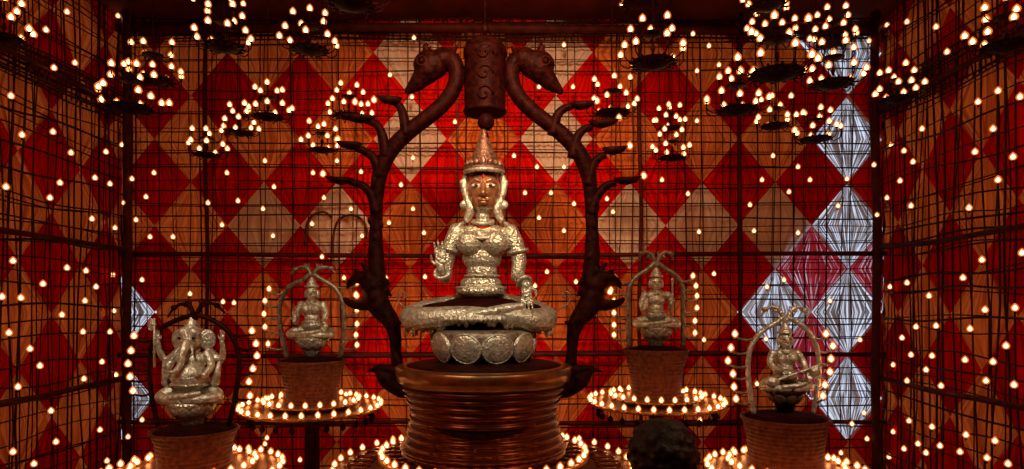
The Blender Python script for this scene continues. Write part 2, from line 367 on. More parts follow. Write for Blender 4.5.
for (px, py) in WB:
    if px < 112:
        x = XL+.30; Y = x*F/(px-HX); zone = ('upper' if py < 235 else 'lower')+' left side wall net'
    elif px > 893:
        x = XR-.30; Y = x*F/(px-HX); zone = ('upper' if py < 235 else 'lower')+' right side wall net'
    else:
        Y = YW-.30; x = 0
        zone = ('back net left of the tall arch' if px < 380 else 'back net within the tall arch' if px < 590 else 'back net right of the tall arch')+(', high' if py < 255 else ', low')
    p = P(px, py, Y)
    o = link('light_bulb', BW); o.location = p
    s = link('socket', SK, o); s.location = (0, 0, -.02)
    tag(o, 'tiny lit bulb on the '+zone, 'light bulb', 'bulbs on the '+zone)

# ---------------------------------------------------------------- chandeliers
def chandelier(px, py, hw, Y, label, nb=9, nt=5, seed=0):
    rr = random.Random(seed+px); r = hw*Y/F; c = P(px, py, Y)
    t = thing('chandelier', label, 'chandelier', c, 'tiered bulb chandeliers hanging from the ceiling')
    bm = bmesh.new()
    lathe(bm, c, [(.01, -r*.30), (r*.35, -r*.24), (r*.75, -r*.10), (r, .0), (r*1.02, r*.06), (r*.8, r*.03), (.012, .01)], 28)
    obj('lower_dish', bm, M['dark'], t)
    bm = bmesh.new()
    for k in range(14):
        a = 2*PI*k/14; tube(bm, [c+Vector((math.cos(a)*r*.75, math.sin(a)*r*.75, -r*.06)), c+Vector((math.cos(a)*r*1.1, math.sin(a)*r*1.1, -r*.02)), c+Vector((math.cos(a)*r*1.2, math.sin(a)*r*1.2, r*.10))], [r*.13, r*.10, r*.02], 6, flat=.4)
    obj('petal_rim', bm, M['dark'], t)
    h = r*1.35
    bm = bmesh.new(); c2 = c+Vector((0, 0, h))
    lathe(bm, c2, [(.006, -r*.14), (r*.35, -r*.06), (r*.55, 0), (r*.56, r*.05), (.01, r*.01)], 20)
    obj('upper_dish', bm, M['dark'], t)
    bm = bmesh.new(); tube(bm, [c, Vector((c.x, c.y, ZC-.005))], .004, 5); lathe(bm, c+Vector((0, 0, h*.5)), [(.006, -.03), (.016, 0), (.006, .03)], 10)
    obj('hanging_rod', bm, M['dark'], t)
    a0 = rr.uniform(0, 6)
    for cc_, n_, rin, rout in ((c, nb, .8, 1.55), (c2, nt, .4, 1.05)):
        for k in range(n_):
            a = a0+2*PI*k/n_+rr.uniform(-.15, .15); d = Vector((math.cos(a), math.sin(a), 0)); ro = rout*rr.uniform(.88, 1.12); hh = rr.uniform(.0, .05)
            bm = bmesh.new(); tube(bm, [cc_+d*r*rin+Vector((0, 0, .004)), cc_+d*r*(rin+ro)/2+Vector((0, 0, -.02)), cc_+d*r*ro+Vector((0, 0, .01)), cc_+d*r*ro+Vector((0, 0, .03+hh))], .0045, 5, smooth=2)
            ell(bm, cc_+d*r*ro+Vector((0, 0, .028+hh)), (.014, .014, .006), seg=8); am = obj('lamp_arm', bm, M['dark'], t)
            add_bulb(am, cc_+d*r*ro+Vector((0, 0, .050+hh)), BC)
CH = [(224,47,18,4.6,'chandelier in the upper left, the larger one above the small hanging cluster'),
(310,50,17,4.7,'chandelier directly left of the leftmost animal head of the tall arch'),
(268,117,14,5.3,'chandelier above and right of the lower left cluster, over a red diamond'),
(240,133,12,5.6,'small chandelier lowest but one of the left cluster'),
(207,155,12,5.6,'lowest small chandelier of the left cluster'),
(322,150,12,5.5,'small chandelier just left of the lowest branch of the tall arch'),
(153,80,18,5.0,'wide chandelier near the far left corner, upper of a close pair'),
(130,108,20,4.4,'wide chandelier near the far left corner, lower of a close pair'),
(4,38,16,4.2,'chandelier cut off by the left edge of the photo'),
(352,4,22,4.2,'chandelier cut by the top edge left of the tall arch'),
(215,3,16,5.3,'chandelier cut by the top edge at upper left'),
(349,116,14,5.6,'chandelier hanging behind the second left branch of the tall arch'),
(640,3,17,5.1,'chandelier cut by the top edge right of the tall arch'),
(653,63,21,4.3,'large chandelier first right of the right animal head'),
(612,113,16,5.3,'chandelier hanging behind the second right branch of the tall arch'),
(672,158,12,5.6,'lowest small chandelier below the large one right of the arch'),
(670,128,10,5.9,'tiny chandelier just above the lowest one right of the arch'),
(777,74,25,3.9,'largest chandelier, wide dark dish, in the upper right cluster'),
(737,110,18,4.6,'wide chandelier at left end of the upper right cluster'),
(833,84,19,4.5,'wide chandelier at right end of the upper right cluster'),
(775,126,13,5.4,'small chandelier below the largest dish at upper right'),
(816,139,14,5.3,'lowest small chandelier of the upper right cluster'),
(771,38,14,4.9,'chandelier just above the largest dish at upper right'),
(833,43,14,5.0,'chandelier before the blue-white cloth at upper right'),
(768,6,16,4.6,'chandelier cut by the top edge at upper right'),
(1006,46,21,4.0,'large chandelier at the right edge before the side wall'),
(897,99,14,5.0,'small chandelier near the far right corner')]
for i, (px, py, hw, Y, lb) in enumerate(CH): chandelier(px, py, hw, Y, lb, 9 if hw > 13 else 7, 5 if hw > 13 else 4, i)

# ---------------------------------------------------------------- lamp trays, pots, plinths
def ring_tray(cx, yy, Y, hw, label, hw2=None, dy2=0, n1=30, n2=22, stand=True, beads=True):
    """two-tier round brass tray with bulbs standing on both rims"""
    r = hw*Y/F; c = P(cx, yy, Y); t = thing('lamp_tray', label, 'lamp tray', (c.x, c.y, 0), 'round lamp trays under the pots')
    bm = bmesh.new(); lathe(bm, c, [(.04, -.035), (r*.8, -.03), (r*.97, -.015), (r, 0), (r*.985, .012), (r*.95, .004), (.04, .0)], 56); obj('lower_tier', bm, M['brass'], t)
    r2 = (hw2 or hw*.68)*Y/F; h2 = dy2*Y/F
    bm = bmesh.new(); lathe(bm, c, [(r2*.72, .0), (r2*.86, h2*.6), (r2*.99, h2-.008), (r2, h2), (r2*.94, h2), (.04, h2)], 48); obj('upper_tier', bm, M['brass'], t)
    bm = bmesh.new(); lathe(bm, (c.x, c.y, 0), [(.24, 0), (.24, .03), (.07, .08), (.06, c.z-.12), (.16, c.z-.03)], 20); obj('stand', bm, M['bamboo'], t)
    for k in range(n1):
        a = 2*PI*(k+.3)/n1; add_bulb(t, c+Vector((math.cos(a)*r*.985, math.sin(a)*r*.985, .034)), BR, True)
    for k in range(n2):
        a = 2*PI*(k+.1)/n2; add_bulb(t, c+Vector((math.cos(a)*r2*.98, math.sin(a)*r2*.98, h2+.030)), BR, True)
    if beads:
        for k in range(24):
            a = 2*PI*k/24; p = c+Vector((math.cos(a)*r*.86, math.sin(a)*r*.86, -.03))
            b = bmesh.new(); lathe(b, p, [(.003, 0), (.003, -.03), (.02, -.05), (.024, -.075), (.004, -.095)], 8); obj('hanging_bell', b, M['dark'], t)
    return t, c, h2
ring_tray(312, 408, YB, 69, 'round two-tier lamp tray under the back left shrine, left of the big pot', 47, 6)
ring_tray(656, 403, YB, 67, 'round two-tier lamp tray under the back right shrine, above the spectator head', 46, 6)
ring_tray(195, 472, 4.45, 84, 'two-tier lamp tray under the elephant headed idol, mostly cut by the bottom edge', 58, 6)
ring_tray(785, 472, 4.45, 76, 'two-tier lamp tray under the front right shrine, mostly cut by the bottom edge', 55, 6)
def coil_profile(pts, n, amp):
    """profile through (r,z) points with n rope ridges"""
    prof = []; tot = []; s = 0
    for a, b in zip(pts, pts[1:]): s += math.hypot(b[0]-a[0], b[1]-a[1]); tot.append(s)
    K = n*6
    for k in range(K+1):
        d = s*k/K; i = 0
        while i < len(tot)-1 and tot[i] < d: i += 1
        p0 = tot[i-1] if i else 0; f = (d-p0)/(tot[i]-p0)
        r = pts[i][0]*(1-f)+pts[i+1][0]*f; z = pts[i][1]*(1-f)+pts[i+1][1]*f
        prof.append((r+amp*abs(math.sin(PI*n*k/K)), z))
    return prof
# big tray and plinth
u = YM/F
t = thing('lamp_tray', 'large two-tier lamp tray with lotus petals under the great coiled pot', 'lamp tray', (P(484, 460, YM).x, YM, 0), 'round lamp trays under the pots')
c = P(484, 466, YM)
bm = bmesh.new(); lathe(bm, c, [(.9, -.05), (148*u, -.02), (150*u, .0), (146*u, .012), (.3, .012)], 72); obj('lower_tier', bm, M['rope'], t)
bm = bmesh.new(); c2 = P(484, 453, YM); lathe(bm, c2, [(88*u, -.085), (100*u, -.03), (104*u, -.01), (104*u, .004), (100*u, .01), (.3, .01)], 64); obj('upper_tier', bm, M['brass'], t)
bm = bmesh.new(); lathe(bm, (c.x, c.y, 0), [(.85, 0), (.85, .06), (.7, .12), (.66, c.z-.2), (.9, c.z-.05)], 40); obj('plinth', bm, M['bamboo'], t)
for k in range(34):
    a = 2*PI*(k+.5)/34; d = Vector((math.cos(a), math.sin(a), 0)); bm = bmesh.new()
    rot = Matrix((( -d.y, d.x, 0), (d.x, d.y, 0), (0, 0, 1))).transposed()
    ell(bm, c2+d*.66+Vector((0, 0, .012)), (.052, .085, .022), rot, 10); obj('lotus_petal', bm, M['copper'], t)
for k in range(46):
    a = 2*PI*(k+.5)/46; d = Vector((math.cos(a), math.sin(a), 0)); bm = bmesh.new()
    rot = Matrix((( -d.y, d.x, 0), (d.x, d.y, 0), (0, 0, 1))).transposed()
    ell(bm, c+d*.915+Vector((0, 0, .016)), (.055, .10, .022), rot, 10); obj('lotus_petal', bm, M['copper'], t)
for k in range(38):
    a = 2*PI*(k+.2)/38; add_bulb(t, c2+Vector((math.cos(a)*101*u, math.sin(a)*101*u, .035)), BR, True)
for k in range(38):
    a = 2*PI*(k+.6)/38; add_bulb(t, c+Vector((math.cos(a)*146*u, math.sin(a)*146*u, .040)), BR, True)
# great pot
cp = P(484, 453, YM); cp.z += .012
t = thing('pedestal_pot', 'great coiled copper pot carrying the large seated goddess', 'pot', cp, None)
def zp(y): return (453-y)*u
body = [(60*u, 0), (79*u, .003), (80*u, zp(445)), (76*u, zp(438)), (72*u, zp(424)), (71*u, zp(410)), (75*u, zp(396)), (81*u, zp(384))]
bm = bmesh.new(); lathe(bm, cp, coil_profile(body, 12, .022), 96); obj('coiled_body', bm, M['copper'], t)
bm = bmesh.new(); lathe(bm, cp, [(80*u, zp(385)), (85*u, zp(381)), (87*u, zp(375)), (88*u, zp(368)), (85*u, zp(366)), (70*u, zp(366))], 96); obj('rim', bm, M['gold'], t)
bm = bmesh.new(); lathe(bm, cp, [(80*u, zp(367)), (72*u, zp(364.5)), (55*u, zp(362)), (40*u, zp(361)), (10*u, zp(360.5))], 64); obj('lid', bm, M['dark'], t)
bm = bmesh.new()   # crescent and small figure in relief on the front of the pot
pts = [cp+Vector((math.sin(a)*(72.5*u+.012), -math.cos(a)*(72.5*u+.012), zp(418)-.055*math.cos(a*2.1)+.02)) for a in [(-.62+1.24*i/14) for i in range(15)]]
tube(bm, pts, [.004+.020*math.sin(PI*i/14) for i in range(15)], 8); obj('crescent_relief', bm, M['dark'], t)
bm = bmesh.new(); pc = cp+Vector((-.03, -(74*u+.012), zp(449)))
caps(bm, [pc+Vector((0, 0, .02)), pc+Vector((0, 0, .07))], [.028, .018]); ell(bm, pc+Vector((0, -.005, .105)), (.017, .017, .02)); caps(bm, [pc+Vector((-.03, -.01, .012)), pc+Vector((.03, -.01, .012))], .014); caps(bm, [pc+Vector((.012, 0, .08)), pc+Vector((.03, -.01, .05))], .007); caps(bm, [pc+Vector((-.012, 0, .08)), pc+Vector((-.03, -.01, .05))], .007)
organic('figure_relief', bm, M['copper'], t, .005)
for s in (-1, 1):   # leaf shaped brackets
    def Q(px, py, d=0): v = P(484+s*(px-484), py, YM); v.y += d; return v
    bm = bmesh.new(); caps(bm, [Q(548, 392), Q(566, 388), Q(582, 380), Q(592, 370), Q(602, 372)], [.05, .075, .06, .022, .008], smooth=4); caps(bm, [Q(560, 374), Q(576, 370), Q(592, 368)], [.04, .04, .02], smooth=3)
    organic('leaf_bracket', bm, M['dark'], t, .008)

# ---------------------------------------------------------------- hands
def hand(bm, wrist, d, palm, thumb_side, L, curl=.15):
    """wrist -> fingers along d, palm faces palm, L = hand length"""
    d = d.normalized(); palm = (palm-d*palm.dot(d)).normalized(); s = d.cross(palm).normalized()*thumb_side
    w = L*.2
    rot = Matrix((s, d, palm)).transposed()
    ell(bm, wrist+d*L*.28, (w*1.05, L*.30, w*.48), rot, 12)
    for k, (off, ln) in enumerate(((.8, .46), (.28, .54), (-.26, .50), (-.78, .38))):
        b = wrist+d*L*.46+s*w*off; dd = (d+s*off*.13).normalized()
        p1 = b+dd*L*ln*.5+palm*L*curl*.15; p2 = b+dd*L*ln+palm*L*curl*.5
        caps(bm, [b, p1, p2], [L*.052, L*.047, L*.036], 8)
    b = wrist+d*L*.16+s*w*.8
    caps(bm, [b, b+(d*.5+s*.7).normalized()*L*.2, b+(d*.9+s*.5).normalized()*L*.36+palm*L*.05], [L*.07, L*.055, L*.042], 8)

# ---------------------------------------------------------------- the large goddess
G = thing('goddess_statue', 'large silver seated goddess statue with tall crown, raised palm, on lotus', 'statue', P(484, 360, YM), None)
def T(px, py, d=0): v = P(px, py, YM); v.y += d*u; return v
def sc(*r): return tuple(x*u for x in r)
bm = bmesh.new()
ell(bm, T(481, 291, -2), sc(25, 18, 9)); ell(bm, T(481, 284, -2), sc(21, 14, 10)); ell(bm, T(482, 272, -2), sc(15.5, 11, 12)); ell(bm, T(482, 258, -2), sc(20, 13, 14))
ell(bm, T(483, 243, -1), sc(27, 14, 17)); ell(bm, T(483, 234, 0), sc(29, 11, 10))
for x in (470, 496): ell(bm, T(x, 244, -12), sc(12.5, 10, 12))
caps(bm, [T(483, 230, 0), T(483, 207, 0)], [8*u, 6.8*u])
ell(bm, T(484, 190, 0), sc(17, 17, 20)); ell(bm, T(484, 201, -5), sc(13, 10, 12.5)); ell(bm, T(484, 208, -8), sc(5.5, 5, 4))
caps(bm, [T(484, 186, -16), T(484, 196, -20)], [1.8*u, 2.7*u], 8); ell(bm, T(481.6, 197, -17.5), sc(2.1, 2, 1.6)); ell(bm, T(486.4, 197, -17.5), sc(2.1, 2, 1.6))
ell(bm, T(484, 202.3, -15.8), sc(5.5, 2.8, 1.3)); ell(bm, T(484, 205, -15.2), sc(4.4, 2.8, 1.5))
for s in (-1, 1):
    caps(bm, [T(484+s*3.5, 184, -16.2), T(484+s*7.5, 182, -15.2), T(484+s*12.5, 184.5, -11.5)], [1.1*u, 1.4*u, 1*u], 8)
    ell(bm, T(484+s*7.5, 198, -9), sc(4.5, 4, 5)); ell(bm, T(484+s*15.5, 192, 1), sc(2.2, 3.5, 5.5))
# her right arm, palm raised
caps(bm, [T(457, 232), T(451, 246, -2), T(447, 262, -3), T(446, 277, -6)], [9*u, 8.2*u, 7*u, 6.5*u], smooth=3)
caps(bm, [T(446, 277, -6), T(444.5, 276, -18), T(444, 271, -27)], [6.5*u, 6*u, 4.6*u], smooth=3)
hand(bm, T(444, 270, -27), Vector((-.03, 0, 1)), Vector((0, -1, 0)), -1, 27*u, .1)
# her left arm, hand hanging over the knee
caps(bm, [T(510, 233), T(516, 246, -2), T(519, 262, -5), T(517, 276, -10)], [9*u, 8.4*u, 7.4*u, 6.5*u], smooth=3)
caps(bm, [T(517, 276, -10), T(522, 281, -18), T(526, 286, -26)], [6.5*u, 6*u, 5*u], smooth=3)
hand(bm, T(526, 284, -27), Vector((0, -.15, -1)), Vector((0, -1, 0)), -1, 27*u, .1)
organic('body', bm, [M['silver_fine'], M['bronze']], G, .0048, 3, matfn=lambda p: 1 if (p.z > T(0, 209).z and p.y < YM-3*u and p.z < T(0, 172).z) else 0)
for s in (-1, 1):
    bm = bmesh.new(); ell(bm, T(484+s*7, 188, -14.3), sc(4.6, 2.6, 1.7)); e = obj('eye', bm, M['eyewhite'], G)
    bm = bmesh.new(); ell(bm, T(484+s*7, 188.1, -16.5), sc(1.9, .9, 1.5)); obj('pupil', bm, M['black'], e)
bm = bmesh.new(); ell(bm, T(484, 179, -15), sc(1.2, .8, 3)); obj('forehead_mark', bm, M['redpaint'], G)
# crown
bm = bmesh.new(); cc = T(484, 172, 0)
lathe(bm, cc, [(r*u, z*u) for r, z in ((14, -2), (19.5, -1), (21, 1), (20, 3.5), (16, 4.5), (14.5, 7), (15, 9), (12.8, 11), (13.2, 14), (11, 16), (11.2, 19), (9, 21), (9.3, 24), (7, 27), (7, 30), (4.6, 34), (3, 40), (2, 45))], 40)
cr = obj('crown', bm, M['crown'], G)
bm = bmesh.new(); torus(bm, T(484, 172.5, 0), 18.5*u, 2.6*u); obj('crown_band', bm, M['silver'], cr)
for k in range(9):
    a = -PI/2+(k-4)*.38; bm = bmesh.new(); ell(bm, cc+Vector((math.cos(a)*17*u, math.sin(a)*17*u, 7*u)), sc(3, 2, 3.2 if k != 4 else 6)); obj('crown_leaf', bm, M['crown'], cr)
bm = bmesh.new(); ell(bm, T(486, 122, 0), sc(8.5, 8.5, 8.5), seg=24); lathe(bm, T(485.5, 135, 0), [(.03, -.02), (.012, .03), (.03, .06)], 12); obj('finial_ball', bm, M['dark'], cr)
# hair ornaments and ear drops
for s in (-1, 1):
    bm = bmesh.new(); caps(bm, [T(484+s*18, 176, 1), T(484+s*20, 187, 0), T(484+s*17, 199, -1), T(484+s*13, 209, -2), T(484+s*17, 220, -2)], [3.2*u, 3.6*u, 3.4*u, 5*u, 3.6*u], smooth=3); ell(bm, T(484+s*21, 183), sc(3.5, 3, 4)); ell(bm, T(484+s*20, 205, -1), sc(4.5, 3, 4.5))
    organic('ear_ornament', bm, M['silver'], G, .005, 2)
def ringp(name, c, R0, r, n, mat=M['silver']):
    bm = bmesh.new(); torus(bm, c, R0, r, n, 28); obj(name, bm, mat, G)
ringp('necklace', T(483, 222, -1), 9.5*u, 2.4*u, Vector((0, -.3, 1))); 
bm = bmesh.new(); tube(bm, [T(483+17*math.sin(a), 229+13*(1-math.cos(a))*0+11*math.cos(a), -9-9*math.cos(a)) for a in [(-1.5+3*i/16) for i in range(17)]], 2*u, 8); obj('necklace', bm, M['silver'], G)
bm = bmesh.new(); torus(bm, T(483, 226, -1), 9*u, 1.0*u, Vector((0, -.3, 1)), 28); obj('choker', bm, M['redpaint'], G)
ringp('bangle', T(444.2, 274, -24), 6.4*u, 1.8*u, Vector((0, -.8, .6))); ringp('bangle', T(524, 283, -23), 6.6*u, 1.8*u, Vector((.3, -.7, -.6)))
ringp('armlet', T(450, 250, -2.5), 9.2*u, 2.2*u, Vector((.25, 0, 1))); ringp('armlet', T(517.5, 252, -3), 9.2*u, 2.2*u, Vector((-.2, 0, 1)))
bm = bmesh.new(); torus(bm, T(482, 276, -2), 16.5*u, 1.3*u, seg=40, sy=.75); torus(bm, T(481, 288, -2), 24*u, 1.6*u, seg=40, sy=.62); obj('waist_belt', bm, M['silver'], G)
for s in (-1, 1):   # shoulder flounces
    bm = bmesh.new()
    for k in range(5): ell(bm, T(484+s*(24+k*2.6), 226+k*3.2, 0), sc(6, 8, 3), Matrix.Rotation(s*.7, 3, 'Y'))
    organic('shoulder_flounce', bm, M['silver'], G, .005, 2)
# dark folded skirt over the lap
bm = bmesh.new(); ell(bm, T(482, 308, -2), sc(63, 34, 8)); ell(bm, T(481, 304, 2), sc(40, 26, 7)); organic('skirt', bm, M['maroon'], G, .01, 2)
# crossed legs under embossed drapery
bm = bmesh.new()
caps(bm, [T(470, 305, 14), T(430, 312, 6), T(413, 317, -8), T(430, 318, -26), T(462, 314, -36), T(488, 314, -38)], [13*u, 13*u, 12*u, 11.5*u, 8.5*u, 7*u], smooth=4)
caps(bm, [T(498, 305, 14), T(532, 312, 6), T(545, 318, -8), T(530, 319, -26), T(505, 314, -36), T(480, 315, -36)], [13*u, 13*u, 12*u, 11*u, 8*u, 6.5*u], smooth=4)
caps(bm, [T(466, 316, -42), T(490, 311, -43), T(508, 308, -39)], [5*u, 4.5*u, 5*u], smooth=3)
caps(bm, [T(508, 308, -39), T(522, 305, -36)], [5*u, 3*u])
for k in range(27):
    a = k/26; x = 408+a*143; yb = 327+2.5*math.sin(a*34)+(4.5 if a < .3 or a > .68 else -5.5)
    dd = -8-28*math.sin(a*PI); caps(bm, [T(x, 315, dd-3), T(x+math.sin(k*2.3)*1.5, yb, dd+1)], [5*u, 2.6*u], 8)
for k in range(34):
    a = k/33; x = 410+a*140; dd = -10-34*math.sin(a*PI); caps(bm, [T(x, 309.5, dd+2), T(x-2.5, 318, dd-5), T(x-4, 325 if (a < .3 or a > .7) else 320, dd-3)], [1.3*u, 1.7*u, 1.3*u], 6)
organic('folded_legs', bm, M['silver'], G, .0065, 2)
bm = bmesh.new(); ell(bm, T(484, 328, -6), sc(52, 30, 7)); obj('seat_cushion', bm, M['maroon'], G)  # dark body stands for the shade in the gap under the lap
# lotus seat
bm = bmesh.new(); lathe(bm, T(484, 360, -4), [(r*u, z*u) for r, z in ((30, 0), (40, 2), (46, 10), (50, 20), (51, 28), (48, 31), (20, 32))], 48); lo = obj('lotus_seat', bm, M['old_silver'], G)
for k in range(10):
    a = -PI/2+2*PI*(k+.5)/10; d = Vector((math.cos(a), math.sin(a), 0)); tilt = Matrix.Rotation(a+PI/2, 3, 'Z') @ Matrix.Rotation(.25, 3, 'X')
    bm = bmesh.new(); pc = T(484, 345, -4)+d*47*u
    ell(bm, pc, sc(15.8, 5, 15), tilt, 20); 
    a1 = tilt @ Vector((1, 0, 0)); b1 = tilt @ Vector((0, 0, 1)); nn = tilt @ Vector((0, -1, 0))
    tube(bm, [pc+nn*1.5*u+(a1*math.cos(2*PI*q/24)*14.4+b1*math.sin(2*PI*q/24)*14)*u for q in range(24)], 1.1*u, 6, closed=True)
    obj('lotus_petal', bm, M['silver'], lo)
for s in (-1, 1):
    bm = bmesh.new(); ell(bm, T(476+s*25, 366, -52), sc(11, 8, 2.2)); obj('polished_leaf', bm, M['silver'], G)
    q = (lambda px, py: P(484+s*(px-484), py, YM-.1))
    bm = bmesh.new(); tube(bm, [q(551, 318), q(558, 310), q(565, 306), q(570, 300), q(569, 293), q(564, 292), q(562, 296), q(565, 298)], .006, 6, smooth=4); obj('tendril', bm, M['old_silver'], G)

# ---------------------------------------------------------------- the great arch
YA = YM+.12
A = thing('arch', 'tall dark carved arch of two branching trunks with animal heads around the goddess', 'arch', P(484, 372, YA), None)
AX = 484.0
def diya(bm, p, tip, h, w):
    """boat shaped oil lamp, p = centre, tip = vector to the pouring lip"""
    d = Vector((tip.x, tip.y, 0)).normalized(); s = Vector((-d.y, d.x, 0)); n = 14; L = tip.length
    rings = []
    for j, (f, zz) in enumerate(((.15, -h), (.65, -h*.75), (1.0, 0.0), (.82, 0), (.4, -h*.5), (.05, -h*.6))):
        ring = []
        for k in range(n):
            a = 2*PI*k/n; lx = math.cos(a); e = L*(1.25 if lx > 0 else .9)*abs(lx)**.9*(1 if lx > 0 else -1)
            ring.append(bm.verts.new(p+d*e*f+s*w*math.sin(a)*f*(1-.35*max(0, lx))+Vector((0, 0, zz+max(0, lx)**2*h*.25*f))))
        rings.append(ring)
    for A_, B_ in zip(rings, rings[1:]):
        for k in range(n): bm.faces.new((A_[k], A_[(k+1) % n], B_[(k+1) % n], B_[k]))
    bm.faces.new(rings[0][::-1]); bm.faces.new(rings[-1])
ua = YA/F
for s, side in ((-1, 'left'), (1, 'right')):
    def Q(px, py, d=0.0): v = P(AX+s*(AX-px)*-1 if s == 1 else px, py, YA); v.y += d; return v
    def Q(px, py, d=0.0):
        x = px if s == -1 else 2*AX-px
        v = P(x, py, YA); v.y += d; return v
    bm = bmesh.new()
    caps(bm, [Q(378, 282), Q(376, 255), Q(376, 228), Q(377, 200), Q(379, 178), Q(385, 160), Q(396, 144), Q(411, 130), Q(428, 117), Q(443, 104), Q(453, 90), Q(457, 75), Q(453, 62), Q(443, 57)],
         [9*ua, 8*ua, 6.4*ua, 6.6*ua, 8*ua, 8.4*ua, 8.2*ua, 8*ua, 8*ua, 8*ua, 8*ua, 8.4*ua, 9*ua, 10*ua], smooth=4)
    for k in range(26):   # knots and bark
        py = 275-k*4.5; 
        if py > 180: ell(bm, Q(376+R.uniform(-6, 6), py, R.uniform(-.05, .0)), (.018, .02, .03), seg=8)
    organic('trunk', bm, M['dark'], A, .008, 2)
    bm = bmesh.new()   # head: long snout pointing outward and down
    ell(bm, Q(431, 65), (18*ua, 13*ua, 15*ua)); ell(bm, Q(443, 60), (14*ua, 12*ua, 12*ua))
    caps(bm, [Q(427, 71), Q(418, 82), Q(408, 91)], [13*ua, 8.5*ua, 3.8*ua], smooth=3)
    caps(bm, [Q(428, 76), Q(421, 85), Q(412, 90)], [6*ua, 4*ua, 2.4*ua], smooth=3)
    caps(bm, [Q(428, 55, -.03), Q(426, 49, -.035), Q(427, 45, -.035)], [4*ua, 3.2*ua, 1.2*ua])
    caps(bm, [Q(428, 55, .03), Q(428, 49, .035), Q(430, 45, .035)], [4*ua, 3.2*ua, 1.2*ua])
    caps(bm, [Q(447, 55), Q(453, 51), Q(457, 47)], [5*ua, 3.5*ua, 1.2*ua])
    torus(bm, Q(423, 65, -.088), 4.5*ua, 1.3*ua, Vector((0, 1, 0)), 20)
    for k in range(5): caps(bm, [Q(436+k*5, 54+abs(k-1)*1.2), Q(439+k*5, 49+k*1.2)], [3*ua, 1*ua], 8)
    h = organic('animal_head', bm, M['dark'], A, .006, 2)
    bm = bmesh.new(); ell(bm, Q(423, 65, -.085), (3.0*ua,)*3); obj('eye', bm, M['dark'], h)
    # horned beast at the foot, mouth open outward
    bm = bmesh.new()
    ell(bm, Q(373, 285), (13*ua, 11*ua, 14*ua)); caps(bm, [Q(370, 279), Q(358, 278), Q(349, 284)], [9*ua, 6*ua, 3*ua], smooth=3)
    caps(bm, [Q(376, 302), Q(362, 305), Q(350, 303), Q(345, 299)], [9*ua, 6*ua, 4*ua, 2.2*ua], smooth=3)
    caps(bm, [Q(375, 295), Q(380, 308), Q(390, 320), Q(395, 335), Q(396, 352), Q(398, 370)], [11*ua, 11*ua, 9*ua, 6.5*ua, 5.5*ua, 7*ua], smooth=4)
    for (x0, y0, x1, y1) in ((362, 275, 354, 270), (368, 270, 361, 263), (372, 300, 364, 296), (385, 300, 392, 308), (386, 290, 391, 296), (384, 280, 390, 284), (352, 282, 347, 288), (394, 324, 403, 322), (380, 312, 374, 318)):
        caps(bm, [Q(x0, y0), Q(x1, y1)], [4*ua, 1.2*ua], 8)
    organic('beast_base', bm, M['dark'], A, .008, 2)
BRN = [  # branch points, dish centre, half length
 (-1, [(406,136),(404,118),(400,107),(394,102)], (391,98), 12.5), (-1, [(386,158),(383,138),(377,125),(365,120)], (360,116), 18), (-1, [(380,178),(375,160),(366,152),(356,148)], (351,143), 12.5), (-1, [(376,212),(372,196),(363,186),(350,182)], (341,178), 13),
 (1, [(553,135),(556,119),(562,110),(572,106)], (581,103), 12.5), (1, [(573,158),(576,140),(583,130),(592,127)], (602,121), 15), (1, [(588,186),(592,168),(599,158),(606,155)], (613,148), 12.5), (1, [(591,214),(596,198),(606,186),(616,183)], (626,178), 13.5)]
for s, pts, c0, hl in BRN:
    bm = bmesh.new(); tube(bm, [P(x, y, YA-.02) for x, y in pts], [6*ua, 5*ua, 4.2*ua, 3.4*ua], 10, smooth=4); br = obj('branch', bm, M['dark'], A)
    bm = bmesh.new(); p = P(c0[0], c0[1], YA-.05); diya(bm, p, Vector((s*hl*ua, -.02, 0)), .052, .06); d = obj('oil_lamp_dish', bm, M['dark'], br)
for (x, y) in ((374,100),(337,140),(323,174),(355,102),(597,101),(619,118),(630,146),(644,176)):
    add_bulb(A, P(x, y, YA-.07), BC)
for (x, y) in ((356, 295), (610, 292)): add_bulb(A, P(x, y, YA-.02), BC)
# hanging carved drum between the heads
c = P(485, 114, YA); PD = thing('carved_pendant', 'dark domed carved drum hanging between the two animal heads', 'ornament', c)
bm = bmesh.new(); lathe(bm, c, [(r*ua, z*ua) for r, z in ((17, 0), (21, 0), (22, 3), (20.5, 5), (21, 30), (20.5, 55), (22, 58), (21.5, 64), (18, 70), (11, 74), (4, 76), (2, 82))], 40); obj('drum', bm, M['dark'], PD)
bm = bmesh.new()
for kk, zz in enumerate((14, 34, 54)):
    tube(bm, [c+Vector((math.cos(a)*(9-a)*ua, -math.sqrt(max(0, (21*ua)**2-((9-a)*ua*math.cos(a))**2))-.004, zz*ua+math.sin(a)*(9-a)*ua)) for a in [i*.4 for i in range(20)]], .008, 6)
obj('scroll_relief', bm, M['dark'], PD)
bm = bmesh.new(); ell(bm, c+Vector((0, 0, 85*ua)), (.03, .03, .04)); obj('finial', bm, M['dark'], PD)
bm = bmesh.new(); tube(bm, [c+Vector((0, 0, 84*ua)), Vector((c.x, c.y, ZC-.003))], .008, 6); obj('hanging_rod', bm, M['dark'], PD)

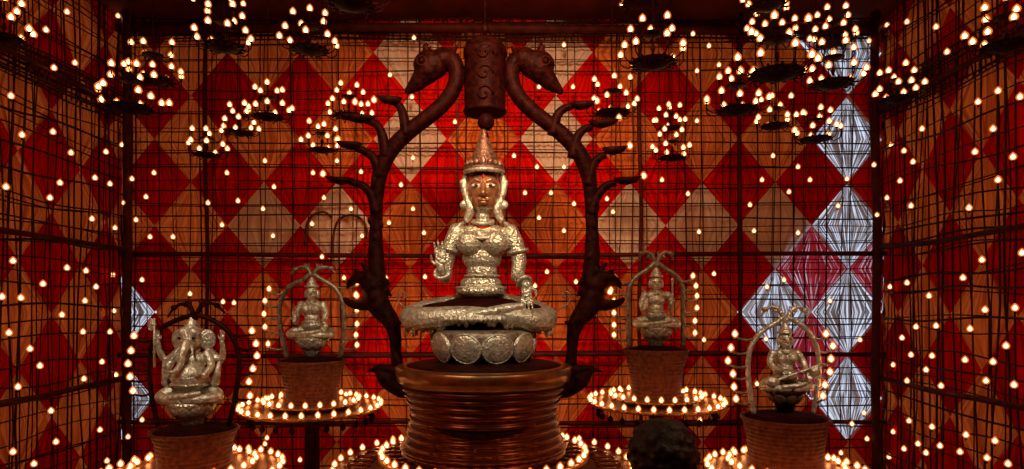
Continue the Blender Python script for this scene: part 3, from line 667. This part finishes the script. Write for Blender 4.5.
# ---------------------------------------------------------------- the four small shrines
def small(px0, lapy, Y, s, kind, label, lotus_dark=False):
    us = Y/F*s; o = P(px0, lapy, Y)
    def T(x, z, d=0): return o+Vector((x*us, d*us, z*us))
    g = thing('idol_statue', label, 'statue', T(0, -17))
    sc = lambda *r: tuple(x*us for x in r)
    bm = bmesh.new()
    if kind == 'ganesha':
        ell(bm, T(0, 14, -3), sc(13, 11, 12)); ell(bm, T(0, 26, 0), sc(11, 7.5, 7)); 
        ell(bm, T(0, 42, -2), sc(8, 7, 8.5)); ell(bm, T(-3, 46, -4), sc(5, 4.5, 4.5)); ell(bm, T(3, 46, -4), sc(5, 4.5, 4.5))
        caps(bm, [T(0, 39, -8), T(-.5, 32, -12), T(-1, 25, -14), T(-3, 20, -16), T(-7, 19, -17)], [3.4*us, 2.8*us, 2.3*us, 1.8*us, 1.3*us], smooth=4)
        for q in (-1, 1):
            ell(bm, T(q*10.5, 41, 1), sc(6, 1.3, 7.5), Matrix.Rotation(q*.3, 3, 'Z')); caps(bm, [T(q*4, 36, -8), T(q*6.5, 31.5, -12)], [1.3*us, .6*us], 8)
            caps(bm, [T(q*11, 30), T(q*15.5, 22, -3), T(q*13, 16, -10)], [3.4*us, 2.7*us, 2.2*us], smooth=3)
            caps(bm, [T(q*11, 32, 3), T(q*20, 26, 2), T(q*23, 33, -1), T(q*23, 39, -3)], [3.2*us, 2.5*us, 2.1*us, 1.6*us], smooth=3)
            hand(bm, T(q*23, 40, -3), Vector((q*.1, 0, 1)), Vector((0, -1, 0)), -q, 8.5*us)
        hand(bm, T(-13, 17, -11), Vector((.1, -.3, 1)), Vector((0, -1, 0)), 1, 8*us); hand(bm, T(13, 17, -11), Vector((-.6, -.5, .1)), Vector((0, 0, 1)), 1, 8*us)
        htop = 47
    else:
        ell(bm, T(0, 9), sc(11, 8, 6)); ell(bm, T(0, 16), sc(7.6, 6, 6)); ell(bm, T(0, 24), sc(9.6, 6.5, 7)); ell(bm, T(0, 29), sc(11.5, 5.5, 4.5))
        if kind != 'kartik':
            for q in (-1, 1): ell(bm, T(q*4.6, 25, -5), sc(4.4, 4, 4.2))
        caps(bm, [T(0, 30), T(0, 37)], [3.2*us, 2.8*us]); ell(bm, T(0, 42), sc(6, 6.2, 7.4)); ell(bm, T(0, 38, -2), sc(4.4, 4, 4.2))
        caps(bm, [T(0, 43, -5.6), T(0, 39.8, -6.8)], [.7*us, 1.1*us], 8); ell(bm, T(0, 37.4, -5.6), sc(2, 1, .8))
        for q in (-1, 1): ell(bm, T(q*6.2, 40), sc(1.5, 2, 4))
        # arms
        if kind == 'kartik':
            caps(bm, [T(-11, 29), T(-14.5, 21, -1), T(-14, 14, -5)], [3.8*us, 3.1*us, 2.7*us], smooth=3); caps(bm, [T(-14, 14, -5), T(-12, 17, -11)], [2.7*us, 2.1*us]); hand(bm, T(-12, 17, -11), Vector((-.1, 0, 1)), Vector((0, -1, 0)), -1, 10*us)
            caps(bm, [T(11, 29), T(15, 22, -1), T(13, 15, -5), T(13, 21, -9)], [3.8*us, 3.1*us, 2.7*us, 2.1*us], smooth=3); hand(bm, T(13, 21, -9), Vector((0, 0, 1)), Vector((0, -1, 0)), 1, 10*us)
        elif kind == 'veena':
            caps(bm, [T(-11, 29), T(-14, 21, -2), T(-10, 15, -9), T(-6, 17, -12)], [3.6*us, 3*us, 2.5*us, 2*us], smooth=3); hand(bm, T(-6, 17, -12), Vector((-.3, -.1, 1)), Vector((0, -1, 0)), -1, 9*us)
            caps(bm, [T(11, 29), T(15, 21, -3), T(14, 14, -10)], [3.6*us, 3*us, 2.2*us], smooth=3); hand(bm, T(14, 14, -10), Vector((.3, -.3, -.7)), Vector((0, -1, 0)), -1, 9*us)
        else:
            caps(bm, [T(-11, 29), T(-14.5, 21, -1), T(-14.5, 12, -4), T(-14, 13, -10)], [3.8*us, 3.1*us, 2.7*us, 2.1*us], smooth=3); hand(bm, T(-14, 13, -10), Vector((0, 0, 1)), Vector((0, -1, 0)), -1, 10.5*us)
            caps(bm, [T(11, 29), T(14.5, 21, -2), T(14, 14, -6), T(16, 11, -12)], [3.8*us, 3.1*us, 2.7*us, 2.1*us], smooth=3); hand(bm, T(16, 11, -12), Vector((0, -.2, -1)), Vector((0, -1, 0)), -1, 9.5*us)
        htop = 46.5
    organic('body', bm, M['silver'], g, max(.0026, us*.42), 1)
    bm = bmesh.new(); lathe(bm, T(0, htop, 0), [(r*us, z*us) for r, z in ((5, 0), (7, .4), (7.2, 1.6), (5.4, 2.2), (5, 4), (5.3, 4.6), (3.6, 6), (3.4, 7.5), (2, 9), (1.2, 11), (1.6, 12), (.2, 13.5))], 24); obj('crown', bm, M['silver'], g)
    bm = bmesh.new(); torus(bm, T(0, 32.5 if kind != 'ganesha' else 33, -1), 5.2*us, 1.1*us, Vector((0, -.5, 1)), 24); obj('necklace', bm, M['silver_fine'], g)
    bm = bmesh.new(); torus(bm, T(0, 12, 0) if kind != 'ganesha' else T(0, 9, -2), (9.2 if kind != 'ganesha' else 13)*us, 1.2*us, seg=28, sy=.8); obj('waist_belt', bm, M['silver_fine'], g)
    if kind == 'ganesha':
        for q in (-1, 1):
            bm = bmesh.new(); ell(bm, T(q*5.2, 42.5, -8.2), sc(1.4, .8, 1)); obj('eye', bm, M['black'], g)
        bm = bmesh.new(); caps(bm, [T(-25, 22, -4), T(-25, 56, -4)], [.8*us, .8*us], 8); ell(bm, T(-27.5, 52, -4), sc(2.6, .7, 4.5)); ell(bm, T(-26, 52, -4), sc(2.5, .8, 1.5)); obj('axe', bm, M['silver'], g)
        bm = bmesh.new(); caps(bm, [T(17, 10, -1), T(20, 24, 0)], [3.4*us, 1.5*us], 8); obj('scarf', bm, M['silver'], g)
        bm = bmesh.new(); caps(bm, [T(-18, 10, -1), T(-20, 24, 0)], [3.4*us, 1.5*us], 8); obj('scarf', bm, M['silver'], g)
    else:
        for q in (-1, 1):
            bm = bmesh.new(); ell(bm, T(q*2.5, 42.2, -5.4), sc(1.3, .5, .6)); obj('eye', bm, M['black'], g)
    if kind == 'veena':
        bm = bmesh.new(); caps(bm, [T(-17, 5, -12), T(22, 19, -13)], [1.2*us, 1.2*us], 10); ell(bm, T(21, 14, -12), sc(5, 4.5, 5.5)); ell(bm, T(-16, 5, -12), sc(6, 4, 5)); caps(bm, [T(22, 19, -13), T(26, 22, -13), T(27, 18, -13)], [1.2*us, 1*us, .6*us]); organic('lute', bm, M['silver'], g, .003, 1)
    if kind == 'kartik':
        bm = bmesh.new(); caps(bm, [T(13, 6, -10), T(14, 42, -10)], [.8*us, .8*us], 8); ell(bm, T(14, 43, -10), sc(1.6, .8, 3)); obj('spear', bm, M['silver'], g)
    bm = bmesh.new()
    for q in (-1, 1):
        caps(bm, [T(q*5, 5, 4), T(q*16, 3, 0), T(q*20.5, 0, -4), T(q*14, -.5, -11), T(q*3, -1, -14)], [5*us, 4.6*us, 4*us, 3.6*us, 3*us], smooth=4)
    caps(bm, [T(-8, 1, -15), T(4, 2.5, -16), T(12, 4, -14)], [2.2*us, 2*us, 1.6*us], smooth=3)
    for k in range(8):
        x = -18+k*5.1; caps(bm, [T(x, -1, -6-8*math.cos(x/13)), T(x, -4.5-(k % 2), -5-8*math.cos(x/13))], [2.4*us, 1.4*us], 8)
    organic('folded_legs', bm, M['silver'], g, max(.003, us*.5), 1)
    bm = bmesh.new(); lathe(bm, T(0, -17), [(r*us, z*us) for r, z in ((7, -6), (8, 0), (9.5, 2), (13, 6), (16.5, 11), (17, 13.5), (12, 14.5), (4, 16))], 30); lo = obj('lotus_seat', bm, M['dark' if lotus_dark else 'silver_fine'], g)
    for k in range(9):
        a = -PI/2+2*PI*k/9; d = Vector((math.cos(a), math.sin(a), 0)); bm = bmesh.new()
        ell(bm, T(0, -9.5)+d*13.2*us, sc(4.9, 1.8, 6), Matrix.Rotation(a+PI/2, 3, 'Z') @ Matrix.Rotation(.5, 3, 'X'), 12); obj('lotus_petal', bm, M['old_silver' if lotus_dark else 'silver'], lo)
    return g
def pot(px0, rimy, Y, rw, prof, label, n=12):
    uu = Y/F; base = P(px0, rimy+prof[0][1], Y); t = thing('pot', label, 'pot', base, 'coiled rope pots')
    pp = [(r*uu, (prof[0][1]-y)*uu) for r, y in prof]
    bm = bmesh.new(); lathe(bm, base, coil_profile(pp, n, .006), 56); obj('coiled_body', bm, M['rope'], t)
    top = pp[-1][1]; bm = bmesh.new(); torus(bm, base+Vector((0, 0, top)), rw*uu, .012, seg=48); obj('rim', bm, M['rope'], t)
    bm = bmesh.new(); lathe(bm, base+Vector((0, 0, top-.004)), [(rw*uu*.97, 0), (rw*uu*.7, .03), (rw*uu*.3, .045), (.01, .048)], 40); obj('lid', bm, M['maroon'], t)
def arch(px0, Y, left, right, heads, mat, lowmat, label, lamps, baseY, top=None):
    uu = Y/F; t = thing('arch', label, 'arch', P(px0, baseY, Y), 'small arches over the side idols')
    for pts, nm in ((left, 'left'), (right, 'right')):
        bm = bmesh.new(); tube(bm, [P(x, y, Y) for x, y in pts], [2.5*uu]*len(pts), 10, smooth=5); tb = obj('arch_limb', bm, mat, t)
    for hp, sgn in zip(heads, (-1, 1)):
        bm = bmesh.new(); n = len(hp); caps(bm, [P(x, y, Y) for x, y in hp], [2.7*uu*(1-.65*i/(n-1)) for i in range(n)], smooth=4)
        ell(bm, P(hp[-2][0], hp[-2][1]-.5, Y), (3.4*uu, 2.5*uu, 2.7*uu)); 
        for q in range(3): caps(bm, [P(hp[1][0]+sgn*q*2.5, hp[1][1], Y), P(hp[1][0]+sgn*q*2.5-sgn*1.5, hp[1][1]-5, Y)], [1.6*uu, .6*uu], 8)
        organic('bird_head', bm, top or mat, t, .004, 1)
    for (x, y) in lamps:
        side = left if x < px0 else right
        # nearest point of the limb at that height
        best = min(((abs(py-y-4), px_, py) for a, b in zip(side, side[1:]) for f in [i/6 for i in range(7)] for px_, py in [(a[0]+(b[0]-a[0])*f, a[1]+(b[1]-a[1])*f)]))
        bm = bmesh.new(); pe = P(x, y+3.2, Y-.03); ps = P(best[1], best[2], Y)
        tube(bm, [ps, (ps+pe)/2+Vector((0, 0, -.015)), pe], [1.4*uu, 1.2*uu, 1.0*uu], 7, smooth=3); ell(bm, pe+Vector((0, 0, -.004)), (.017, .017, .008), seg=8)
        lp = obj('lamp_arm', bm, lowmat, t); add_bulb(lp, P(x, y, Y-.03), BR)
    return t
# back left
YFr = 4.45
small(312, 334, YB, 1.0, 'bless', 'small silver idol with raised palm inside the back left arch')
pot(312, 361, YB, 33, [(24, 42), (24, 40), (25, 28), (28, 14), (32, 2), (33, 0)], 'brown coiled pot carrying the back left idol', 12)
arch(312, YB, [(311,273),(303,280),(289,287),(281,300),(279,318),(283,340),(287,358)], [(313,273),(321,279),(334,287),(342,300),(344,318),(343,338),(340,358)],
     [[(311,275),(308,269),(302,267),(295,270),(291,274)], [(313,275),(318,269),(325,267),(331,269),(335,273)]], M['old_silver'], M['old_silver'],
     'thin silver arch with two curled bird heads over the back left idol', [(269,289),(265,301),(264,314),(265,327),(268,344),(357,283),(357,296),(357,310),(357,324),(356,335),(357,345)], 358)
# back right
small(656, 324, YB, 1.0, 'kartik', 'small silver idol holding an upright spear inside the back right arch')
pot(656, 350, YB, 31, [(24, 50), (24, 48), (24, 34), (27, 16), (31, 3), (31, 0)], 'brown coiled pot carrying the back right idol', 14)
arch(656, YB, [(655,262),(648,269),(636,277),(629,288),(628,305),(628,325),(629,347)], [(657,262),(664,268),(675,275),(682,286),(683,305),(683,325),(683,347)],
     [[(655,265),(653,257),(647,252),(641,254),(639,260)], [(657,265),(659,257),(665,252),(671,254),(673,260)]], M['old_silver'], M['old_silver'],
     'thin tarnished arch with two curled bird heads over the back right idol', [(615,278),(611,290),(614,301),(614,313),(614,325),(614,335),(693,276),(696,286),(697,296),(697,308),(695,321),(695,333)], 347)
# front left: elephant headed idol
small(192, 396, YFr, 1.38, 'ganesha', 'silver elephant headed idol with four arms on a lotus at far left')
pot(195, 430, YFr, 40, [(33, 36), (33, 33), (34, 22), (36, 10), (39, 2), (40, 0)], 'brown coiled pot carrying the elephant headed idol', 9)
arch(195, YFr, [(193,315),(180,319),(162,328),(152,345),(149,370),(152,398),(158,426)], [(197,315),(212,320),(228,331),(237,348),(239,370),(235,398),(229,426)],
     [[(194,318),(190,306),(182,304),(174,308),(168,317)], [(196,318),(201,306),(209,303),(217,306),(225,313)]], M['dark'], M['dark'],
     'dark arch with two bird heads around the elephant headed idol', [(134,336),(131,351),(128,364),(130,377),(133,391),(252,331),(256,344),(257,356),(253,369),(249,382),(250,396)], 426)
# front right
small(785, 386, YFr, 1.12, 'veena', 'silver idol playing a long lute inside the front right arch', True)
pot(785, 418, YFr, 41, [(35, 48), (35, 45), (35, 34), (36, 22), (39, 6), (41, 0)], 'brown coiled pot carrying the front right lute idol', 12)
arch(785, YFr, [(784,317),(775,323),(760,333),(750,349),(748,370),(750,392),(754,414)], [(786,317),(795,321),(808,331),(817,348),(819,370),(817,392),(813,414)],
     [[(784,321),(780,311),(773,307),(765,310),(761,318)], [(786,321),(791,311),(798,307),(805,311),(807,318)]], M['silver'], M['old_silver'],
     'pale silver arch with two curled bird heads over the front right idol', [(735,334),(731,348),(728,361),(733,374),(734,387),(736,399),(826,334),(833,346),(831,359),(830,372),(825,385),(823,396)], 414)

# ---------------------------------------------------------------- the spectator
YP = 1.9; up = YP/F; hc = P(662, 461, YP)
per = thing('person', 'spectator seen from behind, only the dark haired head in view at bottom', 'person', (hc.x, hc.y+.02, 0))
bm = bmesh.new(); b0 = Vector((hc.x, hc.y, 0)); V = lambda x, y, z: b0+Vector((x, y, z))
zh = hc.z; sh = zh-.30
ell(bm, V(0, .0, zh), (.076, .095, .105)); ell(bm, V(0, .05, zh-.05), (.055, .05, .07)); caps(bm, [V(0, 0, zh-.06), V(0, -.01, sh+.04)], [.056, .062])
ell(bm, V(0, .095, zh-.02), (.012, .018, .02))
for q in (-1, 1): ell(bm, V(q*.078, .005, zh-.02), (.012, .02, .032))
organic('head', bm, M['skin'], per, .008, 2)
bm = bmesh.new(); ell(bm, V(0, -.012, zh+.018), (.099, .108, .112), seg=24); ell(bm, V(0, -.045, zh-.035), (.082, .07, .085))
for k in range(160):
    a = R.uniform(0, 2*PI); b = R.uniform(-.2, 1.3); d = Vector((math.cos(a)*math.cos(b), math.sin(a)*math.cos(b), math.sin(b)))
    if d.y > .5 and d.z < .4: continue
    ell(bm, V(0, -.012, zh+.018)+Vector((d.x*.094, d.y*.103, d.z*.107)), (.016, .016, .008), seg=8)
organic('hair', bm, M['hair'], per, .006, 1)
bm = bmesh.new()
caps(bm, [V(-.17, 0, sh), V(.17, 0, sh)], [.065, .065]); ell(bm, V(0, 0, sh-.15), (.19, .12, .24)); ell(bm, V(0, 0, sh-.42), (.16, .11, .2))
for q in (-1, 1):
    caps(bm, [V(q*.19, 0, sh-.01), V(q*.23, -.02, sh-.29), V(q*.22, .05, sh-.5)], [.06, .048, .04], smooth=3)
organic('shirt', bm, M['shirt'], per, .012, 2)
bm = bmesh.new()
for q in (-1, 1): caps(bm, [V(q*.09, 0, sh-.52), V(q*.10, .01, .48), V(q*.10, -.01, .07)], [.10, .065, .05], smooth=3)
organic('trousers', bm, M['shirt'], per, .014, 2)
bm = bmesh.new()
for q in (-1, 1): hand(bm, V(q*.22, .05, sh-.52), Vector((0, .1, -1)), Vector((-q, 0, 0)), 1, .18)
obj('hands', bm, M['skin'], per)
for q in (-1, 1):
    bm = bmesh.new(); ell(bm, V(q*.10, .05, .04), (.05, .13, .04)); obj('shoe', bm, M['black'], per)

# ---------------------------------------------------------------- light
def spot(loc, tgt, power, size, col, rad=.08, blend=.6):
    l = bpy.data.lights.new('spot', 'SPOT'); l.energy = power; l.spot_size = size; l.spot_blend = blend; l.color = col; l.shadow_soft_size = rad
    o = bpy.data.objects.new('spot_lamp', l); C.objects.link(o); o.location = loc
    o.rotation_euler = (Vector(tgt)-Vector(loc)).to_track_quat('-Z', 'Y').to_euler()
spot((.9, 1.2, 4.6), P(484, 262, YM), 300, .50, (1, .86, .62))
spot((-1.3, 1.6, 4.3), P(484, 300, YM), 150, .50, (1, .84, .6))
spot((0, 2.2, 4.9), P(495, 200, YW), 950, 1.1, (1, .55, .30), .3, 1.0)
for px, py, Y, e in ((312, 320, YB, 170), (656, 310, YB, 85), (192, 370, YFr, 260), (785, 355, YFr, 190)):
    t_ = P(px, py, Y); spot((t_.x+.3, 1.4, 4.4), t_, e, .24, (1, .88, .68))
for x in (-2.6, 2.6):
    l = bpy.data.lights.new('ceiling_lamp', 'AREA'); l.energy = 50; l.size = 1.0; l.color = (1, .55, .3)  # added warm area fill for the wall cloth, no fixture seen
    o = bpy.data.objects.new('ceiling_lamp', l); C.objects.link(o); o.location = (x, 2.0, ZC-.1)
w = bpy.data.worlds.new('World'); bpy.context.scene.world = w; w.use_nodes = True
w.node_tree.nodes['Background'].inputs['Color'].default_value = (.70, .79, 1.0, 1); w.node_tree.nodes['Background'].inputs['Strength'].default_value = .95

cam = bpy.data.cameras.new('Camera'); co = bpy.data.objects.new('Camera', cam); C.objects.link(co)
co.location = (0, 0, CZ); co.rotation_euler = (PI/2, 0, 0); cam.sensor_width = 36; cam.lens = F/1024*36; cam.shift_y = (HY-234.5)/1024
sn = bpy.context.scene; sn.camera = co
sn.view_settings.view_transform = 'Standard'; sn.view_settings.look = 'None'; sn.view_settings.gamma = 1; sn.view_settings.exposure = 0
sn.view_settings.use_curve_mapping = False
